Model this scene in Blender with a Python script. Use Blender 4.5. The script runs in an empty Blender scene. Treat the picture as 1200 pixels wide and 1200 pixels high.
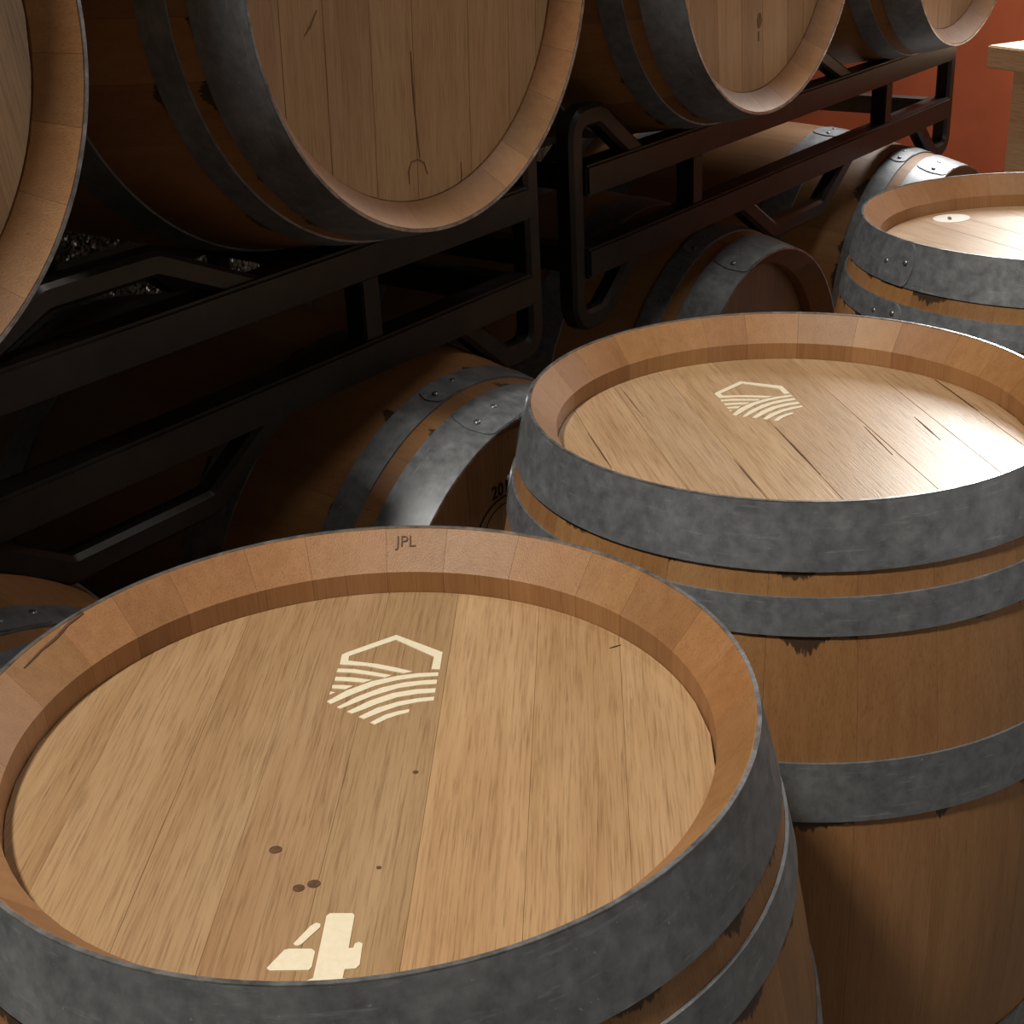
import bpy, bmesh, math, random
from mathutils import Vector, Matrix
random.seed(7)
sc = bpy.context.scene
COL = sc.collection
PI = math.pi
R = math.radians

# ------------------------------------------------------------------ camera
# world: X runs along the barrel racks, Y away from the aisle, Z up, metres
CAM_O = Vector((-1.26115, -1.03713, 1.50174))
CAM_X = Vector((0.593568, -0.803435, -0.046576))
CAM_U = Vector((0.365923, 0.217888, 0.904779))
CAM_F = Vector((0.716782, 0.554091, -0.423327))
F_PX = 1679.465
cd = bpy.data.cameras.new('camera'); cam = bpy.data.objects.new('camera', cd); COL.objects.link(cam)
cd.sensor_width = 36.0; cd.lens = F_PX / 1200 * 36.0
cd.clip_start = 0.02; cd.clip_end = 60
cam.matrix_world = Matrix(((CAM_X.x, CAM_U.x, -CAM_F.x, CAM_O.x),
                           (CAM_X.y, CAM_U.y, -CAM_F.y, CAM_O.y),
                           (CAM_X.z, CAM_U.z, -CAM_F.z, CAM_O.z), (0, 0, 0, 1)))
sc.camera = cam

# ------------------------------------------------------------------ light and exposure
w = bpy.data.worlds.new('world'); sc.world = w; w.use_nodes = True
w.node_tree.nodes['Background'].inputs[0].default_value = (0.9, 0.95, 1.0, 1)
w.node_tree.nodes['Background'].inputs[1].default_value = 0.004
sc.view_settings.view_transform = 'Standard'; sc.view_settings.look = 'None'
sc.view_settings.gamma = 1.0; sc.view_settings.use_curve_mapping = False
sc.view_settings.exposure = 0.0

def area(name, loc, target, size, size_y, power, col):
    l = bpy.data.lights.new(name, 'AREA'); l.shape = 'RECTANGLE'; l.size = size; l.size_y = size_y
    l.energy = power; l.color = col
    o = bpy.data.objects.new(name, l); COL.objects.link(o)
    o.location = loc
    o.rotation_euler = (Vector(target) - Vector(loc)).to_track_quat('-Z', 'Y').to_euler()
    return o
area('ceiling_lamp', (-1.95, -0.05, 3.95), (-0.3, -0.42, 0.9), 0.30, 0.30, 112, (1.0, 0.94, 0.84))
area('bench_lamp', (2.75, 0.08, 2.05), (2.0, -0.2, 0.9), 0.60, 0.8, 47, (1.0, 0.97, 0.92))

area('aisle_top_fill', (0.9, -1.15, 3.95), (0.9, -0.6, 0.9), 0.30, 0.30, 14, (1.0, 0.95, 0.86))  # added overhead fill to lift the lower barrels, not a known lamp
area('aisle_front_fill', (0.7, -3.4, 1.7), (0.1, 0.0, 1.0), 1.6, 1.2, 9, (1.0, 0.97, 0.93))  # added soft fill from the aisle side; no window is built there

# ------------------------------------------------------------------ helpers
def pix_ray(px, py):
    return CAM_F + CAM_X * ((px - 600) / F_PX) - CAM_U * ((py - 600) / F_PX)
def on_z(px, py, z):
    d = pix_ray(px, py); return CAM_O + d * ((z - CAM_O.z) / d.z)
def on_y(px, py, y):
    d = pix_ray(px, py); return CAM_O + d * ((y - CAM_O.y) / d.y)

def mesh_from(bm, name, mat, smooth=False):
    bmesh.ops.recalc_face_normals(bm, faces=bm.faces)
    me = bpy.data.meshes.new(name); bm.to_mesh(me); bm.free()
    if mat: me.materials.append(mat)
    if smooth:
        for p in me.polygons: p.use_smooth = True
        try: me.set_sharp_from_angle(angle=R(35))
        except Exception: pass
    return me
def link(name, me, parent=None):
    o = bpy.data.objects.new(name, me); COL.objects.link(o)
    if parent is not None: o.parent = parent
    return o
def tag(o, label=None, cat=None, group=None, kind=None):
    if label: o['label'] = label
    if cat: o['category'] = cat
    if group: o['group'] = group
    if kind: o['kind'] = kind
    return o
def empty(name, loc=(0, 0, 0)):
    o = bpy.data.objects.new(name, None); COL.objects.link(o); o.location = loc
    o.empty_display_size = 0.1
    return o
def box_bm(x0, x1, y0, y1, z0, z1, bevel=0.0, seg=2):
    bm = bmesh.new()
    bmesh.ops.create_cube(bm, size=1)
    bmesh.ops.scale(bm, vec=(x1 - x0, y1 - y0, z1 - z0), verts=bm.verts)
    bmesh.ops.translate(bm, vec=((x0 + x1) / 2, (y0 + y1) / 2, (z0 + z1) / 2), verts=bm.verts)
    if bevel:
        bmesh.ops.bevel(bm, geom=list(bm.edges), offset=bevel, segments=seg, affect='EDGES')
    return bm
def prism_bm(pts, z0, z1):
    """flat polygon (list of xy) given thickness"""
    bm = bmesh.new()
    vs = [bm.verts.new((p[0], p[1], z1)) for p in pts]
    f = bm.faces.new(vs)
    r = bmesh.ops.extrude_face_region(bm, geom=[f])
    for v in [g for g in r['geom'] if isinstance(g, bmesh.types.BMVert)]: v.co.z = z0
    bmesh.ops.triangulate(bm, faces=[f for f in bm.faces if len(f.verts) > 4])
    return bm
def round_path(pts, rad, n=6):
    out = [Vector(pts[0])]
    for a, b, c in zip(pts, pts[1:], pts[2:]):
        a, b, c = Vector(a), Vector(b), Vector(c)
        u = (a - b).normalized(); v = (c - b).normalized()
        ang = u.angle(v); d = min(rad / math.tan(ang / 2), (a - b).length * .49, (c - b).length * .49)
        p0 = b + u * d; p1 = b + v * d
        for i in range(n + 1):
            t = i / n
            out.append(p0 * (1 - t) ** 2 + b * 2 * t * (1 - t) + p1 * t * t)
    out.append(Vector(pts[-1])); return out
def sweep_bm(path, wy, wn, bm=None):
    """rectangular tube along a path that lies in an XZ plane; wy across Y, wn in the plane; corners chamfered"""
    bm = bm or bmesh.new()
    c = min(wy, wn) * .18
    sec = [(-wy/2 + c, -wn/2), (wy/2 - c, -wn/2), (wy/2, -wn/2 + c), (wy/2, wn/2 - c), (wy/2 - c, wn/2), (-wy/2 + c, wn/2), (-wy/2, wn/2 - c), (-wy/2, -wn/2 + c)]
    rings = []
    for i, p in enumerate(path):
        t = (path[min(i+1, len(path)-1)] - path[max(i-1, 0)]).normalized()
        nrm = Vector((-t.z, 0, t.x))
        rings.append([bm.verts.new(p + Vector((0, s[0], 0)) + nrm * s[1]) for s in sec])
    for a, b in zip(rings, rings[1:]):
        for k in range(8):
            bm.faces.new((a[k], a[(k+1) % 8], b[(k+1) % 8], b[k]))
    bm.faces.new(rings[0]); bm.faces.new(rings[-1])
    return bm

# ------------------------------------------------------------------ materials
def new_mat(name):
    m = bpy.data.materials.new(name); m.use_nodes = True
    nt = m.node_tree; b = nt.nodes['Principled BSDF']
    return m, nt, b
def N(nt, t, **kw):
    n = nt.nodes.new(t)
    for k, v in kw.items(): setattr(n, k, v)
    return n
def math_n(nt, op, a, b=None, c=None, clamp=False):
    n = N(nt, 'ShaderNodeMath', operation=op); n.use_clamp = clamp
    for i, v in enumerate((a, b, c)):
        if v is None: continue
        if isinstance(v, (int, float)): n.inputs[i].default_value = v
        else: nt.links.new(v, n.inputs[i])
    return n.outputs[0]
def ramp(nt, src, stops):
    n = N(nt, 'ShaderNodeValToRGB'); e = n.color_ramp.elements
    while len(e) > 1: e.remove(e[-1])
    e[0].position = stops[0][0]; e[0].color = stops[0][1]
    for p, c in stops[1:]:
        x = e.new(p); x.color = c
    nt.links.new(src, n.inputs[0]); return n.outputs[0]
def mix(nt, fac, a, b, mode='MIX'):
    n = N(nt, 'ShaderNodeMix', data_type='RGBA', blend_type=mode)
    for s, v in ((0, fac), (6, a), (7, b)):
        if isinstance(v, (int, float)): n.inputs[s].default_value = v
        elif isinstance(v, tuple): n.inputs[s].default_value = v
        else: nt.links.new(v, n.inputs[s])
    return n.outputs[2]
def noise(nt, vec, scale, detail=4, rough=.55, dim='3D'):
    n = N(nt, 'ShaderNodeTexNoise', noise_dimensions=dim)
    n.inputs['Scale'].default_value = scale; n.inputs['Detail'].default_value = detail; n.inputs['Roughness'].default_value = rough
    nt.links.new(vec, n.inputs['Vector']); return n.outputs['Fac']

def wood_mat(name, along, base, dark, light, rough=.42, stain=False, spread=.35, spec=.5, contrast=.6):
    """oak with grain stretched along one axis of the object's own space"""
    m, nt, b = new_mat(name)
    tc = N(nt, 'ShaderNodeTexCoord'); oi = N(nt, 'ShaderNodeObjectInfo')
    off = N(nt, 'ShaderNodeCombineXYZ')
    r100 = math_n(nt, 'MULTIPLY', oi.outputs['Random'], 37.0)
    for i in range(3): nt.links.new(r100, off.inputs[i])
    add = N(nt, 'ShaderNodeVectorMath', operation='ADD')
    nt.links.new(tc.outputs['Object'], add.inputs[0]); nt.links.new(off.outputs[0], add.inputs[1])
    def stretched(k):
        mp = N(nt, 'ShaderNodeMapping'); s = [1, 1, 1]; s[along] = k
        mp.inputs['Scale'].default_value = s
        nt.links.new(add.outputs[0], mp.inputs[0]); return mp.outputs[0]
    fine = noise(nt, stretched(.03), 620, 3, .6)
    mid = noise(nt, stretched(.038), 100, 4, .6)
    big = noise(nt, stretched(.25), 9, 3, .5)
    pores = noise(nt, stretched(.025), 900, 2, .5)
    c = ramp(nt, mid, [(.3, dark), (.52, base), (.75, light)])
    c = mix(nt, .55, c, ramp(nt, big, [(.3, dark), (.5, base), (.72, light)]))
    c = mix(nt, contrast, c, ramp(nt, fine, [(.28, (.45, .40, .36, 1)), (.52, (1, 1, 1, 1))]), 'MULTIPLY')
    c = mix(nt, .5, c, ramp(nt, pores, [(.28, (.5, .42, .35, 1)), (.38, (1, 1, 1, 1))]), 'MULTIPLY')
    c = mix(nt, 1.0, c, oi.outputs['Color'], 'MULTIPLY')
    if stain:
        sep = N(nt, 'ShaderNodeSeparateXYZ'); nt.links.new(tc.outputs['Object'], sep.inputs[0])
        ang = N(nt, 'ShaderNodeMapping'); ang.inputs['Scale'].default_value = (1, 1, 0.02)
        nt.links.new(add.outputs[0], ang.inputs[0])
        spiky = noise(nt, ang.outputs[0], 260, 2, .6)
        where = noise(nt, ang.outputs[0], 14, 1, .5)
        tot = math_n(nt, 'MULTIPLY', math_n(nt, 'SUBTRACT', where, .57), math_n(nt, 'ADD', spiky, .1))
        for zed in (.8885, .8265, .640):
            d = math_n(nt, 'SUBTRACT', zed, sep.outputs[2])          # depth below the hoop's lower edge
            inside = math_n(nt, 'GREATER_THAN', d, -.004)
            dd = math_n(nt, 'MULTIPLY', d, 6.5)
            k = math_n(nt, 'MULTIPLY', math_n(nt, 'SUBTRACT', tot, dd), 60, clamp=True)
            k = math_n(nt, 'MULTIPLY', k, inside, clamp=True)
            k = math_n(nt, 'MULTIPLY', k, .85)
            c = mix(nt, k, c, (.012, .010, .009, 1))
    nt.links.new(c, b.inputs['Base Color'])
    b.inputs['Specular IOR Level'].default_value = spec
    rr = math_n(nt, 'MULTIPLY_ADD', fine, .25, rough - .12)
    nt.links.new(rr, b.inputs['Roughness'])
    bp = N(nt, 'ShaderNodeBump'); bp.inputs['Strength'].default_value = .25; bp.inputs['Distance'].default_value = .0012
    h = math_n(nt, 'ADD', math_n(nt, 'MULTIPLY', fine, .6), math_n(nt, 'MULTIPLY', pores, .7))
    nt.links.new(h, bp.inputs['Height']); nt.links.new(bp.outputs[0], b.inputs['Normal'])
    return m
HEAD = wood_mat('oak_head', 1, (.45, .285, .150, 1), (.36, .21, .100, 1), (.53, .36, .205, 1), rough=.33, spread=.30, spec=.8)
STAVE = wood_mat('oak_stave', 2, (.34, .168, .064, 1), (.27, .122, .043, 1), (.40, .215, .092, 1), rough=.48, stain=True, spread=.28, contrast=.3)
PINE = wood_mat('pine_board', 0, (.72, .55, .37, 1), (.64, .47, .30, 1), (.80, .64, .45, 1), rough=.6, spread=.1)

def steel_mat(name):
    m, nt, b = new_mat(name)
    tc = N(nt, 'ShaderNodeTexCoord'); oi = N(nt, 'ShaderNodeObjectInfo')
    add = N(nt, 'ShaderNodeVectorMath', operation='ADD'); cmb = N(nt, 'ShaderNodeCombineXYZ')
    r = math_n(nt, 'MULTIPLY', oi.outputs['Random'], 23)
    for i in range(3): nt.links.new(r, cmb.inputs[i])
    nt.links.new(tc.outputs['Object'], add.inputs[0]); nt.links.new(cmb.outputs[0], add.inputs[1])
    v = add.outputs[0]
    blot = noise(nt, v, 16, 5, .65); spangle = noise(nt, v, 75, 4, .6); grit = noise(nt, v, 320, 2, .5)
    mp = N(nt, 'ShaderNodeMapping'); mp.inputs['Scale'].default_value = (.12, .12, 1); nt.links.new(v, mp.inputs[0])
    scr = noise(nt, mp.outputs[0], 190, 3, .7)
    c = ramp(nt, blot, [(.30, (.145, .157, .172, 1)), (.5, (.20, .214, .23, 1)), (.72, (.34, .36, .38, 1))])
    c = mix(nt, .4, c, ramp(nt, spangle, [(.3, (.14, .15, .165, 1)), (.7, (.38, .40, .42, 1))]))
    c = mix(nt, math_n(nt, 'MULTIPLY', math_n(nt, 'SUBTRACT', scr, .60), 3.5, clamp=True), c, (.45, .47, .49, 1))
    c = mix(nt, math_n(nt, 'MULTIPLY', math_n(nt, 'SUBTRACT', grit, .70), 6.0, clamp=True), c, (.6, .6, .6, 1))
    nt.links.new(c, b.inputs['Base Color'])
    b.inputs['Metallic'].default_value = .55
    nt.links.new(math_n(nt, 'MULTIPLY_ADD', spangle, .3, .33), b.inputs['Roughness'])
    bp = N(nt, 'ShaderNodeBump'); bp.inputs['Strength'].default_value = .2; bp.inputs['Distance'].default_value = .001
    nt.links.new(spangle, bp.inputs['Height']); nt.links.new(bp.outputs[0], b.inputs['Normal'])
    return m
STEEL = steel_mat('galvanised_steel')
def plain(name, col, rough=.6, metal=0.0, scale=20, var=.2, bump=0.0, spec=.5):
    m, nt, b = new_mat(name)
    tc = N(nt, 'ShaderNodeTexCoord'); n = noise(nt, tc.outputs['Object'], scale, 5, .6)
    lo = tuple(x * (1 - var) for x in col) + (1,); hi = tuple(min(1, x * (1 + var)) for x in col) + (1,)
    nt.links.new(ramp(nt, n, [(.3, lo), (.7, hi)]), b.inputs['Base Color'])
    b.inputs['Roughness'].default_value = rough; b.inputs['Metallic'].default_value = metal
    b.inputs['Specular IOR Level'].default_value = spec
    if bump:
        bp = N(nt, 'ShaderNodeBump'); bp.inputs['Strength'].default_value = bump; bp.inputs['Distance'].default_value = .01
        nt.links.new(n, bp.inputs['Height']); nt.links.new(bp.outputs[0], b.inputs['Normal'])
    return m
RIVET = plain('rivet_steel', (.25, .25, .25), .35, .8, 60, .1)
SCUFF = plain('bare_steel_edge', (.42, .43, .44), .3, .8, 70, .5)
RACKP = plain('rack_paint', (.016, .013, .011), .34, .0, 30, .35, .05, .35)
PAINT = plain('cream_paint', (.78, .70, .52), .55, 0, 220, .05)
PAINTW = plain('white_chalk', (.85, .80, .72), .6, 0, 220, .06)
INK = plain('burnt_brand', (.02, .014, .010), .7, 0, 200, .3)
BRAND = plain('brown_brand', (.10, .045, .02), .7, 0, 200, .3)
CONC = plain('concrete', (.16, .15, .135), .8, 0, 6, .25, .15)
ORANGE = plain('terracotta_plaster', (.39, .080, .026), .85, 0, 5, .12, .08)
CEIL = plain('ceiling_plaster', (.16, .15, .13), .9, 0, 4, .08)
STAINM = plain('water_stain', (.17, .095, .045), .6, 0, 120, .2)
BUNG = plain('bung_silicone', (.10, .10, .10), .5, 0, 60, .1)
def glitter_mat():
    m, nt, b = new_mat('rough_wet_stone')
    tc = N(nt, 'ShaderNodeTexCoord')
    vo = N(nt, 'ShaderNodeTexVoronoi'); vo.inputs['Scale'].default_value = 170
    nt.links.new(tc.outputs['Object'], vo.inputs['Vector'])
    n = noise(nt, tc.outputs['Object'], 30, 4, .6)
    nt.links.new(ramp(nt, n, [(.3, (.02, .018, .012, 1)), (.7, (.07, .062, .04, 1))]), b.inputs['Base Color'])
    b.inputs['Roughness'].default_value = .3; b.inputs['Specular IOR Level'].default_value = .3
    nm = N(nt, 'ShaderNodeVectorMath', operation='SUBTRACT'); nt.links.new(vo.outputs['Color'], nm.inputs[0]); nm.inputs[1].default_value = (.5, .5, .5)
    sc_ = N(nt, 'ShaderNodeVectorMath', operation='SCALE'); nt.links.new(nm.outputs[0], sc_.inputs[0]); sc_.inputs['Scale'].default_value = 1.6
    ge = N(nt, 'ShaderNodeNewGeometry'); ad = N(nt, 'ShaderNodeVectorMath', operation='ADD')
    nt.links.new(ge.outputs['Normal'], ad.inputs[0]); nt.links.new(sc_.outputs[0], ad.inputs[1])
    no = N(nt, 'ShaderNodeVectorMath', operation='NORMALIZE'); nt.links.new(ad.outputs[0], no.inputs[0])
    nt.links.new(no.outputs[0], b.inputs['Normal'])
    return m
GLIT = glitter_mat()
def lamp_mat():
    m, nt, b = new_mat('window_pane_daylight')
    b.inputs['Base Color'].default_value = (.8, .85, .9, 1); b.inputs['Roughness'].default_value = .1
    return m

# ------------------------------------------------------------------ the room
WX0, WX1, WY0, WY1, HC = -4.2, 3.45, -3.6, 1.75, 4.2
def structure(name, bm, mat):
    o = link(name, mesh_from(bm, name, mat)); o['kind'] = 'structure'; return o
structure('floor', box_bm(WX0, WX1, WY0, WY1, -.1, 0), CONC)
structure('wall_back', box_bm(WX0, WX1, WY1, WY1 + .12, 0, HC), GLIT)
structure('wall_end', box_bm(WX1, WX1 + .12, WY0, WY1 + .12, 0, HC), ORANGE)
structure('wall_left', box_bm(WX0 - .12, WX0, WY0, WY1 + .12, 0, HC), CEIL)
structure('wall_front', box_bm(WX0, WX1, WY0 - .12, WY0, 0, HC), CEIL)
structure('ceiling', box_bm(WX0, WX1, WY0, WY1, HC, HC + .1), CEIL)

# ------------------------------------------------------------------ barrel pieces (shared meshes)
H = 0.95
def r_out(z):
    t = (z - H / 2) / (H / 2); return .347 - .065 * t * t
HEAD_Z = .900          # top face of the head
def stave_profile():
    p = []
    n = 22
    for i in range(n + 1):
        z = H * i / n; p.append((r_out(z), z))
    p += [(.2808, H), (.2562, H - .0285), (.2548, H - .0300), (.2546, .876), (.266, .862)]
    for i in range(1, 10):
        z = .862 - (.862 - .088) * i / 10; p.append((r_out(z) - .027, z))
    p += [(.266, .088), (.2546, .074), (.2548, .030), (.2562, .0285), (.2808, 0)]
    return p
PROF = stave_profile()
def stave_mesh(a0, a1):
    bm = bmesh.new(); n = 4; g = .00012
    rings = []
    for i in range(n + 1):
        ring = []
        for (r, z) in PROF:
            da = g / r
            a = (a0 + da) + (a1 - a0 - 2 * da) * i / n
            rr = r - (.00012 if i in (0, n) else 0)
            ring.append(bm.verts.new((rr * math.cos(a), rr * math.sin(a), z)))
        rings.append(ring)
    k = len(PROF)
    for A, B in zip(rings, rings[1:]):
        for j in range(k): bm.faces.new((A[j], A[(j+1) % k], B[(j+1) % k], B[j]))
    bm.faces.new(rings[0]); bm.faces.new(rings[-1])
    bmesh.ops.triangulate(bm, faces=[f for f in bm.faces if len(f.verts) > 4])
    return mesh_from(bm, 'stave', STAVE, True)
widths = [random.uniform(.75, 1.3) for _ in range(26)]; tw = sum(widths)
STAVES = []; acc = 0
for wd in widths:
    STAVES.append(stave_mesh(2 * PI * acc / tw, 2 * PI * (acc + wd) / tw)); acc += wd

def band_bm(z0, z1, a0, a1, t0, t1, n, nz=3):
    """steel band over the staves between two heights and two angles, from lift t0 to t1"""
    bm = bmesh.new(); full = abs(a1 - a0 - 2 * PI) < 1e-6
    rings = []
    for i in range(n if full else n + 1):
        a = a0 + (a1 - a0) * i / n
        ring = []
        for j in range(nz + 1):
            z = z0 + (z1 - z0) * j / nz; r = r_out(min(max(z, 0), H)) + t1
            ring.append((r, z))
        for j in range(nz, -1, -1):
            z = z0 + (z1 - z0) * j / nz; r = r_out(min(max(z, 0), H)) + t0
            ring.append((r, z))
        rings.append([bm.verts.new((r * math.cos(a), r * math.sin(a), z)) for r, z in ring])
    k = 2 * (nz + 1)
    pairs = list(zip(rings, rings[1:])) + ([(rings[-1], rings[0])] if full else [])
    for A, B in pairs:
        for j in range(k): bm.faces.new((A[j], A[(j+1) % k], B[(j+1) % k], B[j]))
    if not full:
        bm.faces.new(rings[0]); bm.faces.new(rings[-1])
    return bm
def flap_bm(z0, z1, half, t0, t1):
    """overlapping hoop end: a tongue with rounded ends"""
    bm = bmesh.new(); n = 16; nz = 4; zm = (z0 + z1) / 2; hw = (z1 - z0) / 2
    rings = []
    for i in range(n + 1):
        s = -1 + 2 * i / n; a = s * half
        e = max(0, (abs(s) - .62) / .38); k = math.sqrt(max(0.02, 1 - e * e))
        ring = []
        for (lift, order) in ((t1, range(nz + 1)), (t0, range(nz, -1, -1))):
            for j in order:
                z = zm + hw * k * .98 * (-1 + 2 * j / nz)
                r = r_out(min(max(z, 0), H)) + lift; ring.append((r, z))
        rings.append([bm.verts.new((r * math.cos(a), r * math.sin(a), z)) for r, z in ring])
    k = 2 * (nz + 1)
    for A, B in zip(rings, rings[1:]):
        for j in range(k): bm.faces.new((A[j], A[(j+1) % k], B[(j+1) % k], B[j]))
    bm.faces.new(rings[0]); bm.faces.new(rings[-1])
    return bm
def rivet_mesh():
    bm = bmesh.new(); prev = None; rings = []
    prof = [(.0042, 0), (.0042, .0008), (.0033, .0018), (.0015, .0023)]
    for r, h in prof:
        rings.append([bm.verts.new((h, r * math.cos(2*PI*i/12), r * math.sin(2*PI*i/12))) for i in range(12)])
    for A, B in zip(rings, rings[1:]):
        for i in range(12): bm.faces.new((A[i], A[(i+1) % 12], B[(i+1) % 12], B[i]))
    bm.faces.new(rings[0]); bm.faces.new(rings[-1])
    return mesh_from(bm, 'rivet', RIVET, True)
RIV = rivet_mesh()
HOOPS = [(.888, .9506), (.828, .864), (.640, .702)]
HOOPS += [(H - b, H - a) for a, b in reversed(HOOPS)]
T0, T1 = .0002, .0027
HOOP_ME = [mesh_from(band_bm(a, b, 0, 2 * PI, T0, T1, 120), 'hoop', STEEL, True) for a, b in HOOPS]
EDGE_ME = [mesh_from(band_bm(H + .0002, H + .0013, 0, 2 * PI, -.0002, T1 + .0002, 120, 1), 'hoop_edge', SCUFF, True)]
FLAP_ME = [mesh_from(flap_bm(a, b, .036 / r_out((a + b) / 2), T1, T1 + .0018), 'hoop_end', STEEL, True) for a, b in HOOPS]

def board_mesh(x0, x1, dz, g=.00018, ch=.0004):
    """one head board: a strip of the disc between two seams, long side along local Y"""
    RH = .2542
    x0 = max(x0, -RH + .001); x1 = min(x1, RH - .001)
    xs = [x0 + g + (x1 - x0 - 2 * g) * i / 8 for i in range(9)]
    bm = bmesh.new()
    def loop(ins, z):
        pts = []
        for i, x in enumerate(xs):
            xx = x + (ins if i == 0 else -ins if i == 8 else 0)
            pts.append((xx, -math.sqrt(max(1e-6, (RH - ins) ** 2 - xx * xx)), z))
        for i in range(8, -1, -1):
            x = xs[i]; xx = x + (ins if i == 0 else -ins if i == 8 else 0)
            pts.append((xx, math.sqrt(max(1e-6, (RH - ins) ** 2 - xx * xx)), z))
        return [bm.verts.new(p) for p in pts]
    bot = loop(0, HEAD_Z - .020); mid = loop(0, HEAD_Z - .0007 + dz); top = loop(ch, HEAD_Z + dz)
    k = len(bot)
    for A, B in ((bot, mid), (mid, top)):
        for j in range(k): bm.faces.new((A[j], A[(j+1) % k], B[(j+1) % k], B[j]))
    bm.faces.new(bot); bm.faces.new(top)
    return mesh_from(bm, 'head_board', HEAD)
def head_set(seams, g=.00018, ch=.0004):
    e = [-.2542] + seams + [.2542]
    return [board_mesh(a, b, random.uniform(-.0002, .0001), g, ch) for a, b in zip(e, e[1:])]
HEADS = {
    'near': head_set([-.200, -.130, -.072, -.012, .050, .122, .190], .00001, .00015),
    'mid': head_set([-.209, -.147, -.077, -.008, .090, .167, .223]),
    'other': head_set([-.205, -.128, -.055, .012, .095, .150, .210]),
}
bm = bmesh.new()
bmesh.ops.create_circle(bm, cap_ends=True, radius=.2542, segments=64)
r_ = bmesh.ops.extrude_face_region(bm, geom=list(bm.faces))
for v in [g for g in r_['geom'] if isinstance(g, bmesh.types.BMVert)]: v.co.z = .020
bmesh.ops.translate(bm, vec=(0, 0, H - HEAD_Z), verts=bm.verts)
BACK_ME = mesh_from(bm, 'back_head', HEAD)
bm = bmesh.new()
bmesh.ops.create_cone(bm, cap_ends=True, radius1=.026, radius2=.030, depth=.03, segments=24)
bmesh.ops.rotate(bm, cent=(0, 0, 0), matrix=Matrix.Rotation(R(-90), 3, 'X'), verts=bm.verts)
bmesh.ops.bevel(bm, geom=[e for e in bm.edges if abs(e.verts[0].co.y - e.verts[1].co.y) < 1e-5], offset=.003, segments=2, affect='EDGES')
bmesh.ops.translate(bm, vec=(0, r_out(H / 2) + .006, H / 2), verts=bm.verts)
BUNG_ME = mesh_from(bm, 'bung', BUNG, True)

def barrel(label, group, M, head='other', joint=0.0, lying=False, tones=None, pale=0.0):
    """M: world matrix of the barrel; its local Z runs from the back head to the front head"""
    t = empty('wine_barrel'); t.matrix_world = M
    tag(t, label, 'barrel', group)
    for me in STAVES:
        k = random.uniform(.84, 1.04); link('stave', me, t).color = (k, k * random.uniform(.95, 1.02), k * random.uniform(.92, 1.02), 1)
    for i, me in enumerate(HEADS[head]):
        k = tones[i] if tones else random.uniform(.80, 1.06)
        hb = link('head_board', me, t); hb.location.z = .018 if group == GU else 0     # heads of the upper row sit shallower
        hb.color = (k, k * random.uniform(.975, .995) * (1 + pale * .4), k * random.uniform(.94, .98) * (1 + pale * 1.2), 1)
    link('back_head', BACK_ME, t)
    for i, me in enumerate(HOOP_ME):
        h = link('hoop', me, t); h.rotation_euler.z = joint + random.uniform(-.06, .06)
        link('hoop_end', FLAP_ME[i], h)
        z = (HOOPS[i][0] + HOOPS[i][1]) / 2; r = r_out(z) + T1 + .0018
        tilt = math.atan2(-(r_out(z + .01) - r_out(z - .01)), .02)
        for s in (-1, 1):
            a = s * .021 / r; zz = z + s * .003
            q = link('rivet', RIV, h); q.location = (r * math.cos(a), r * math.sin(a), zz)
            q.rotation_euler = (0, -tilt, a)
        if i == 0: link('hoop_edge', EDGE_ME[0], h)
    if lying: link('bung', BUNG_ME, t)
    return t
def upright(x, y, spin):
    return Matrix.Translation((x, y, 0)) @ Matrix.Rotation(R(spin), 4, 'Z')
def lying(x, y_head, z, spin):
    return Matrix.Translation((x, y_head + H, z)) @ Matrix.Rotation(R(90), 4, 'X') @ Matrix.Rotation(R(spin), 4, 'Z')

GT = 'added unseen barrels on the top racks'; GU, GL = 'barrels on the upper racks', 'barrels on the lower racks'
A_POS, B_POS, C_POS = (-.6385, -.4085), (.0735, -.3942), (.9668, -.3882)
A_SPIN, B_SPIN, C_SPIN = 34.1 - 90, 46.7 - 90, 62 - 90
bA = barrel('upright oak barrel with a cream number 4 and hexagon logo on its head', None, upright(*A_POS, A_SPIN), 'near', R(200), tones=[.84, .86, .84, .85, .82, 1.06, 1.04, 1.10])
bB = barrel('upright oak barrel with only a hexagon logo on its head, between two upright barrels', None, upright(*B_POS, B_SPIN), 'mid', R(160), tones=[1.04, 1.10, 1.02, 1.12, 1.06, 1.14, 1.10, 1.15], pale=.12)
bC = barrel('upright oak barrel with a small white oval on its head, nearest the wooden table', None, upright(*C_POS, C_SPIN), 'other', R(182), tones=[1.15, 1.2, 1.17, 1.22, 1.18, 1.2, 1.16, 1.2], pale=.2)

UZ, LZ = 1.390, .568
barrel('barrel lying on the upper rack above the number 4 barrel, first of its row', GU, lying(-.776, -.03, UZ + .005, 5), 'near', R(60), True)
U1 = barrel('barrel lying on the upper rack with wet streaks low on its wide boarded head', GU, lying(0, 0, UZ, -3), 'mid', R(75), True, [.9, .95, .93, .98, 1.0, 1.04, .95, .9])
U2 = barrel('barrel lying on the upper rack with a small dark brand mark on its head', GU, lying(.788, 0, UZ, 4), 'other', R(75), True)
barrel('barrel lying on the upper rack beside the orange wall, last of its row', GU, lying(1.576, 0, UZ, 2), 'other', R(75), True)
barrel('barrel lying low in the shade behind the number 4 barrel, first of the lower row', GL, lying(-.71, -.065, LZ + .011, 3), 'other', R(70), True)
L1 = barrel('barrel lying on the lower rack with 2012 stamped in black on its head', GL, lying(.06, -.04, LZ + .007, 0), 'other', R(97), True)
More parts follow.
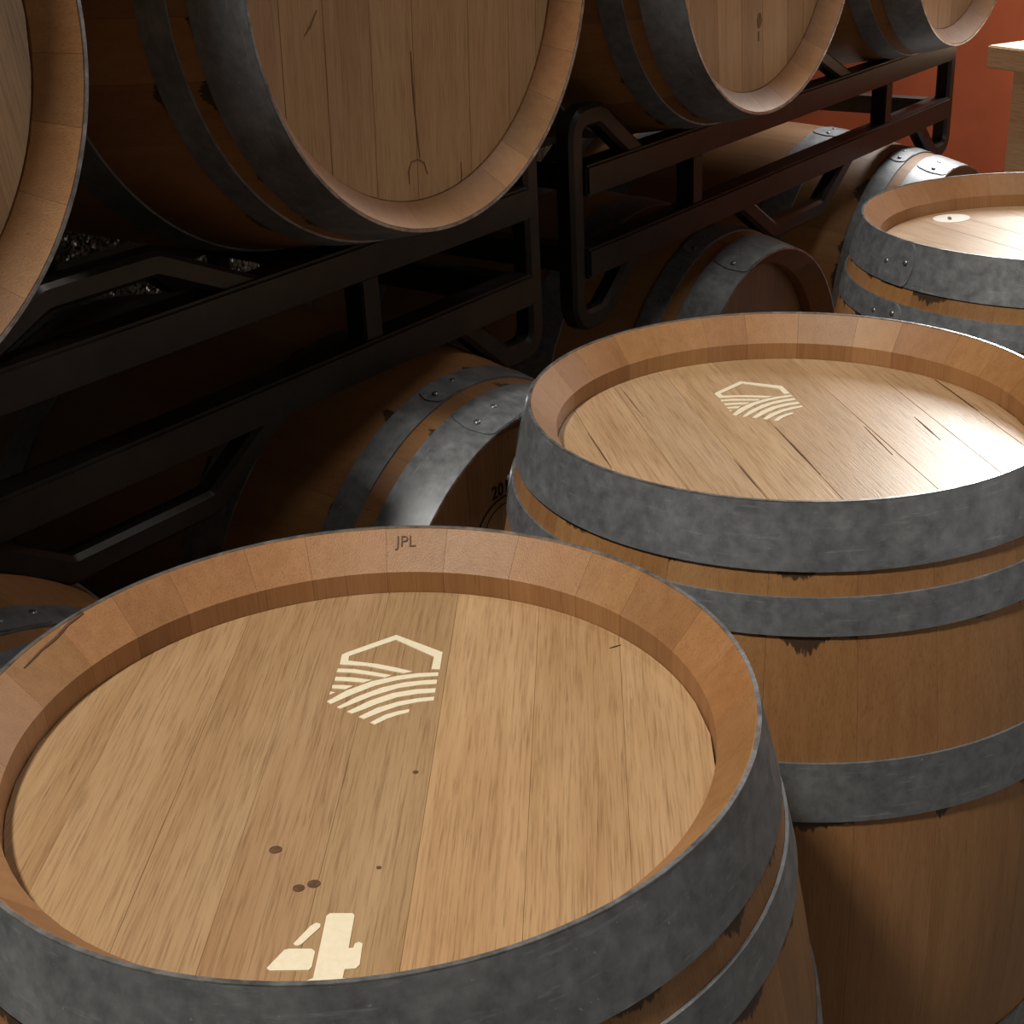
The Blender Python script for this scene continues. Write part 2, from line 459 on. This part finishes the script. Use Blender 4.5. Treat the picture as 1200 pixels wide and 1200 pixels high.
barrel('barrel lying on the lower rack between the 2012 barrel and the last one', GL, lying(.90, .05, LZ, 2), 'near', R(98), True)
barrel('barrel lying on the lower rack beside the orange wall, last of the lower row', GL, lying(1.66, .02, LZ - .002, -2), 'mid', R(95), True)

TZ = UZ + .822  # top row is added out of view to shade the barrel sides below
for i, x in enumerate((-.78, 0, .79, 1.57)):
    barrel(('added unseen barrel on the top rack above the number 4 barrel', 'added unseen barrel on the top rack above the wet-streaked head', 'added unseen barrel on the top rack above the small dark brand mark', 'added unseen barrel on the top rack beside the orange wall')[i], GT, lying(x, -.01 + .01 * (i % 2), TZ, 2 * i - 3), 'other', R(80), True)

# ------------------------------------------------------------------ steel racks
RAIL = .045
def rack(label, xc, z0, dx=0.0):
    """two-barrel stacking rack; z0 is the underside of its feet; 1.5 m long, frames at Y .15 and .80"""
    t = empty('barrel_rack', (xc, .475, z0)); tag(t, label, 'rack', 'two-barrel steel racks')
    L = .745; up = .251; lo = .128
    for yy in (.15 - .475, .80 - .475):
        link('upper_rail', mesh_from(box_bm(-L + .03, L - .03, yy - .0225, yy + .0225, up - RAIL, up, .004), 'upper_rail', RACKP, True), t)
        link('lower_rail', mesh_from(box_bm(-L + .03, L - .03, yy - .0225, yy + .0225, lo - RAIL, lo, .004), 'lower_rail', RACKP, True), t)
        for px in (-.385, .385):
            link('post', mesh_from(box_bm(px - .016, px + .016, yy - .016, yy + .016, lo, up - RAIL, .002), 'post', RACKP, True), t)
        for s in (-1, 1):
            pts = [(s * .56, yy, lo - .03), (s * .66, yy, .016), (s * (L - .016), yy, .016), (s * (L - .016), yy, .318), (s * .665, yy, .318), (s * .56, yy, up - .01)]
            link('end_frame', mesh_from(sweep_bm(round_path(pts, .035), .032, .032), 'end_frame', RACKP, True), t)
        pts = [(-.23, yy, lo - .03), (-.10, yy, .016), (.10, yy, .016), (.23, yy, lo - .03)]
        link('saddle', mesh_from(sweep_bm(round_path(pts, .03), .032, .032), 'saddle', RACKP, True), t)
        pts = [(-.20, yy, up - .01), (-.07, yy, .30), (.07, yy, .30), (.20, yy, up - .01)]
        link('divider', mesh_from(sweep_bm(round_path(pts, .03), .028, .028), 'divider', RACKP, True), t)
    for px in (-L + .05, L - .05):
        link('crossbar', mesh_from(box_bm(px - .02, px + .02, -.3025, .3025, lo - .04, lo - .002, .003), 'crossbar', RACKP, True), t)
        link('crossbar', mesh_from(box_bm(px - .016, px + .016, -.3025, .3025, up - .04, up - .008, .003), 'crossbar', RACKP, True), t)
    return t
rack('dark steel rack under the two upper barrels next to the number 4 barrel', -.39, UZ - .3166 - .2512)
rack('dark steel rack under the two upper barrels beside the orange wall', 1.18, UZ - .3166 - .2512)
rack('added unseen rack under the two top barrels next to the number 4 barrel', -.39, TZ - .3166 - .2512)  # added unseen racks, part of the top row that blocks light from above
rack('added unseen rack under the two top barrels beside the orange wall', 1.18, TZ - .3166 - .2512)
rack('dark steel rack on the floor under the lower barrels next to the number 4 barrel', -.30, 0)
rack('dark steel rack on the floor under the lower barrels beside the orange wall', 1.29, 0)

# ------------------------------------------------------------------ wooden table by the wall
tc0 = CAM_O + pix_ray(1157, 53) * 3.4
d1 = Vector((-.441, -.897, 0)); d2 = Vector((.897, -.441, 0))
tz = tc0.z
tab = empty('workbench', (tc0.x, tc0.y, 0)); tab.rotation_euler.z = math.atan2(d1.y, d1.x)
tag(tab, 'pale pine workbench with thick top standing before the orange wall', 'table')
# local X along the front edge, local Y = along d2
for i in range(4):
    link('top_board', mesh_from(box_bm(0, 1.4, .14 * i + .001, .14 * i + .139, tz - .052, tz, .003), 'top_board', PINE), tab)
for lx, ly in ((.05, .04), (1.28, .04), (.05, .45), (1.28, .45)):
    link('leg', mesh_from(box_bm(lx, lx + .08, ly, ly + .08, 0, tz - .052, .003), 'leg', PINE), tab)

# ------------------------------------------------------------------ painted marks, brands and holes on the heads
def to_local(b, pts, z):
    inv = b.matrix_world.inverted()
    return [tuple((inv @ on_z(px, py, z))[:2]) for px, py in pts]
bpy.context.view_layer.update()
def zm(ox, oy, s, pts): return [(ox + x / s, oy + y / s) for x, y in pts]
LOGO = [
 [(188,595),(205,520),(240,503),(630,365),(992,500),(970,635),(905,632),(925,535),(630,403),(262,530),(255,566),(480,592),(600,615),(755,650),(690,665),(560,640),(400,608)],
 [(175,628),(300,632),(450,655),(592,680),(545,698),(400,675),(280,660),(162,655)],
 [(155,693),(280,697),(440,717),(375,737),(260,728),(148,722)],
 [(130,757),(220,757),(295,763),(235,790),(180,785),(128,783)],
 [(115,808),(155,815),(105,835)],
 [(88,885),(240,800),(440,727),(640,685),(800,665),(960,658),(957,685),(800,695),(640,718),(470,760),(290,830),(120,905)],
 [(165,930),(330,845),(520,775),(700,735),(850,720),(950,715),(945,747),(820,755),(650,780),(450,840),(300,900),(195,942)],
 [(245,965),(420,880),(600,820),(780,790),(938,782),(935,815),(800,825),(640,852),(480,905),(370,950),(285,980)],
 [(335,1005),(480,935),(650,885),(800,860),(928,848),(922,876),(800,890),(650,920),(520,965),(380,1022)],
 [(425,1050),(540,990),(640,962),(735,945),(728,970),(640,992),(560,1020),(465,1065)],
]
FOUR = [
 [(620,180),(650,158),(850,158),(867,178),(815,465),(855,462),(870,425),(905,410),(938,425),(912,610),(880,642),(780,650),(762,728),(815,735),(800,800),(400,800),(440,755),(503,728)],
 [(95,640),(250,480),(290,470),(490,470),(520,495),(490,630),(465,657),(120,662)],
 [(330,425),(480,270),(530,242),(568,252),(565,280),(400,430),(375,442),(345,440)],
]
def marks(polys, name, mat, parent, z0=HEAD_Z, lift=.0007):
    bm = bmesh.new()
    for p in polys:
        q = prism_bm(p, z0 - .0006, z0 + lift)
        me = bpy.data.meshes.new('tmp'); q.to_mesh(me); q.free(); bm.from_mesh(me); bpy.data.meshes.remove(me)
    return link(name, mesh_from(bm, name, mat), parent)
logo_l = [to_local(bA, zm(370, 690, 6.667, p), HEAD_Z) for p in LOGO]
tag(marks(logo_l, 'hexagon_logo', PAINT, bA), 'cream hexagon logo with curved field stripes')
o = marks(logo_l, 'hexagon_logo', PAINT, bB); tag(o, 'cream hexagon logo with curved field stripes')
tag(marks([to_local(bA, zm(300, 1050, 7.5, p), HEAD_Z) for p in FOUR], 'number_four', PAINT, bA), 'cream stencilled number 4')
def disc(cx, cy, r, n=14, sx=1.0, rot=0.0):
    return [(cx + r * sx * math.cos(2*PI*i/n) * math.cos(rot) - r * math.sin(2*PI*i/n) * math.sin(rot),
             cy + r * sx * math.cos(2*PI*i/n) * math.sin(rot) + r * math.sin(2*PI*i/n) * math.cos(rot)) for i in range(n)]
for (px, py, r) in ((323, 996, .0038), (368, 1036, .0038), (350, 1041, .0034), (487, 905, .0018), (444, 1017, .0014)):
    q = to_local(bA, [(px, py)], HEAD_Z)[0]
    marks([disc(q[0], q[1], r, sx=1.15)], 'nail_hole', BRAND, bA, lift=.0005)
def streak(b, p0, p1, wd, mat, name):
    (x0, y0), (x1, y1) = to_local(b, [p0, p1], HEAD_Z)
    v = Vector((x1 - x0, y1 - y0)); nrm = Vector((-v.y, v.x)).normalized() * wd
    n = 8; L_, R_ = [], []
    for i in range(n + 1):
        t = i / n; k = math.sin(PI * min(max(t, .04), .96)) * random.uniform(.5, 1.0)
        c = Vector((x0, y0)) + v * t
        L_.append(tuple(c + nrm * k)); R_.append(tuple(c - nrm * k))
    marks([L_ + R_[::-1]], name, mat, b, lift=.0005)
streak(bA, (714, 760), (728, 756), .0008, INK, 'scratch')
sB = lambda x, y: (640 + x * .4667, 400 + y * .4667)
for p0, p1, wd in (((470, 295), (555, 395), .0011), ((575, 215), (690, 335), .0009), ((925, 190), (990, 248), .0010), ((975, 95), (1085, 175), .0010), ((105, 230), (165, 318), .0009), ((185, 115), (245, 190), .0006), ((800, 215), (870, 285), .0005)):
    streak(bB, sB(*p0), sB(*p1), wd, BRAND, 'seam_stain')
# white oval on the far upright barrel
q = to_local(bC, [(1115, 256)], HEAD_Z)[0]
tag(marks([disc(q[0], q[1], .026, 28, 1.25, 0)], 'oval_mark', PAINTW, bC), 'white chalk oval')
marks([disc(q[0] - .004, q[1], .0035, 12, 3.2, .9)], 'oval_centre', BRAND, bC, lift=.0010)

# ---- lettering
def text_mesh(s, size, mat, bold=0.0, align='CENTER'):
    cu = bpy.data.curves.new('lettering', 'FONT'); cu.body = s; cu.size = size; cu.align_x = align; cu.align_y = 'CENTER'
    cu.extrude = .0002; cu.offset = bold; cu.resolution_u = 3
    ob = bpy.data.objects.new('tmp_text', cu); COL.objects.link(ob)
    dg = bpy.context.evaluated_depsgraph_get(); dg.update()
    me = bpy.data.meshes.new_from_object(ob.evaluated_get(dg))
    bpy.data.objects.remove(ob); me.materials.clear(); me.materials.append(mat); return me
def bevel_frame(b, px, py):
    """point on the sloping inner rim of an upright barrel seen at a pixel, with axes along the rim and up the slope"""
    best = None
    for i in range(41):                                   # where the line of sight meets the slope
        s = i / 40; z = H - .0285 * s; r = .2808 - .0246 * s
        p = b.matrix_world.inverted() @ on_z(px, py, z)
        e = abs(math.hypot(p.x, p.y) - r)
        if best is None or e < best[0]: best = (e, z, r, math.atan2(p.y, p.x))
    _, z, r, a = best
    ra = Vector((math.cos(a), math.sin(a), 0)); ta = Vector((math.sin(a), -math.cos(a), 0))
    up = (ra * .0246 + Vector((0, 0, .0285))).normalized(); nn = ta.cross(up).normalized()
    pos = ra * r + Vector((0, 0, z)) + nn * .0006
    return Matrix(((ta.x, up.x, nn.x, pos.x), (ta.y, up.y, nn.y, pos.y), (ta.z, up.z, nn.z, pos.z), (0, 0, 0, 1)))
o = link('brand_lettering', text_mesh('JPL', .0145, BRAND, -.0001), bA); o.matrix_local = bevel_frame(bA, 476, 635)
tag(o, 'small burnt letters JPL')
# crack running along the near rim
cp = [bevel_frame(bA, px, py).to_translation() for px, py in ((93, 717), (80, 731), (66, 746), (48, 762), (28, 783))]
bm = bmesh.new(); vs = []
for i, p in enumerate(cp):
    a = Vector((p.x, p.y, 0)).normalized(); k = (.0003, .0007, .0007, .0005, .0002)[i]
    vs.append((bm.verts.new(p + Vector((0, 0, k)) + a * k), bm.verts.new(p - Vector((0, 0, k)) - a * k)))
for a, b in zip(vs, vs[1:]): bm.faces.new((a[0], a[1], b[1], b[0]))
r_ = bmesh.ops.extrude_face_region(bm, geom=list(bm.faces))
for v in [g for g in r_['geom'] if isinstance(g, bmesh.types.BMVert)]: v.co.z -= .0006
link('rim_crack', mesh_from(bm, 'rim_crack', BRAND), bA)
# stamp on the lower barrel
inv = L1.matrix_world.inverted(); yh = -.04 + (H - HEAD_Z)
def head_pt(px, py): return inv @ on_y(px, py, yh)
p = head_pt(590, 572)
o = link('year_stamp', text_mesh('2012', .026, INK, .0004), L1); o.location = (p.x, p.y, HEAD_Z + .0006); tag(o, 'black stamped year 2012')
p = head_pt(592, 604)
ring = bmesh.new()
for r0, r1 in ((.046, .049), (.034, .0355)):
    a_, b_ = [], []
    for i in range(36):
        t = 2 * PI * i / 36
        a_.append(ring.verts.new((r0 * 1.25 * math.cos(t), r0 * .8 * math.sin(t), 0))); b_.append(ring.verts.new((r1 * 1.25 * math.cos(t), r1 * .8 * math.sin(t), 0)))
    for i in range(36): ring.faces.new((a_[i], a_[(i+1) % 36], b_[(i+1) % 36], b_[i]))
r_ = bmesh.ops.extrude_face_region(ring, geom=list(ring.faces))
for v in [g for g in r_['geom'] if isinstance(g, bmesh.types.BMVert)]: v.co.z += .0005
o = link('oval_stamp', mesh_from(ring, 'oval_stamp', INK), L1); o.location = (p.x, p.y - .01, HEAD_Z + .0003)

# water streaks and a faded brand on two upper heads
def head_strip(b, y_head, pts, wd, mat, name):
    inv = b.matrix_world.inverted(); q = [inv @ on_y(px, py, y_head + H - HEAD_Z - .018) for px, py in pts]
    L_, R_ = [], []
    for i, p in enumerate(q):
        v = q[min(i + 1, len(q) - 1)] - q[max(i - 1, 0)]; n = Vector((-v.y, v.x)).normalized() * wd * (.35 if i in (0, len(q) - 1) else random.uniform(.7, 1.1))
        L_.append((p.x + n.x, p.y + n.y)); R_.append((p.x - n.x, p.y - n.y))
    marks([L_ + R_[::-1]], name, mat, b, HEAD_Z + .018, lift=.0005)
for pts, wd in (([(481, 60), (483, 90), (486, 130), (489, 160), (492, 185)], .0011), ([(480, 216), (479, 200), (482, 190), (490, 187), (497, 191), (501, 204)], .0011),
                ([(357, 42), (364, 30), (371, 12)], .0013), ([(540, 190), (541, 205), (540, 214)], .0008)):
    head_strip(U1, 0, pts, wd, STAINM, 'wet_streak')
for pts, wd in (([(890, 15), (890, 24), (889, 33)], .009), ([(889, 37), (889, 48)], .005)):
    head_strip(U2, 0, pts, wd, STAINM, 'faded_brand')
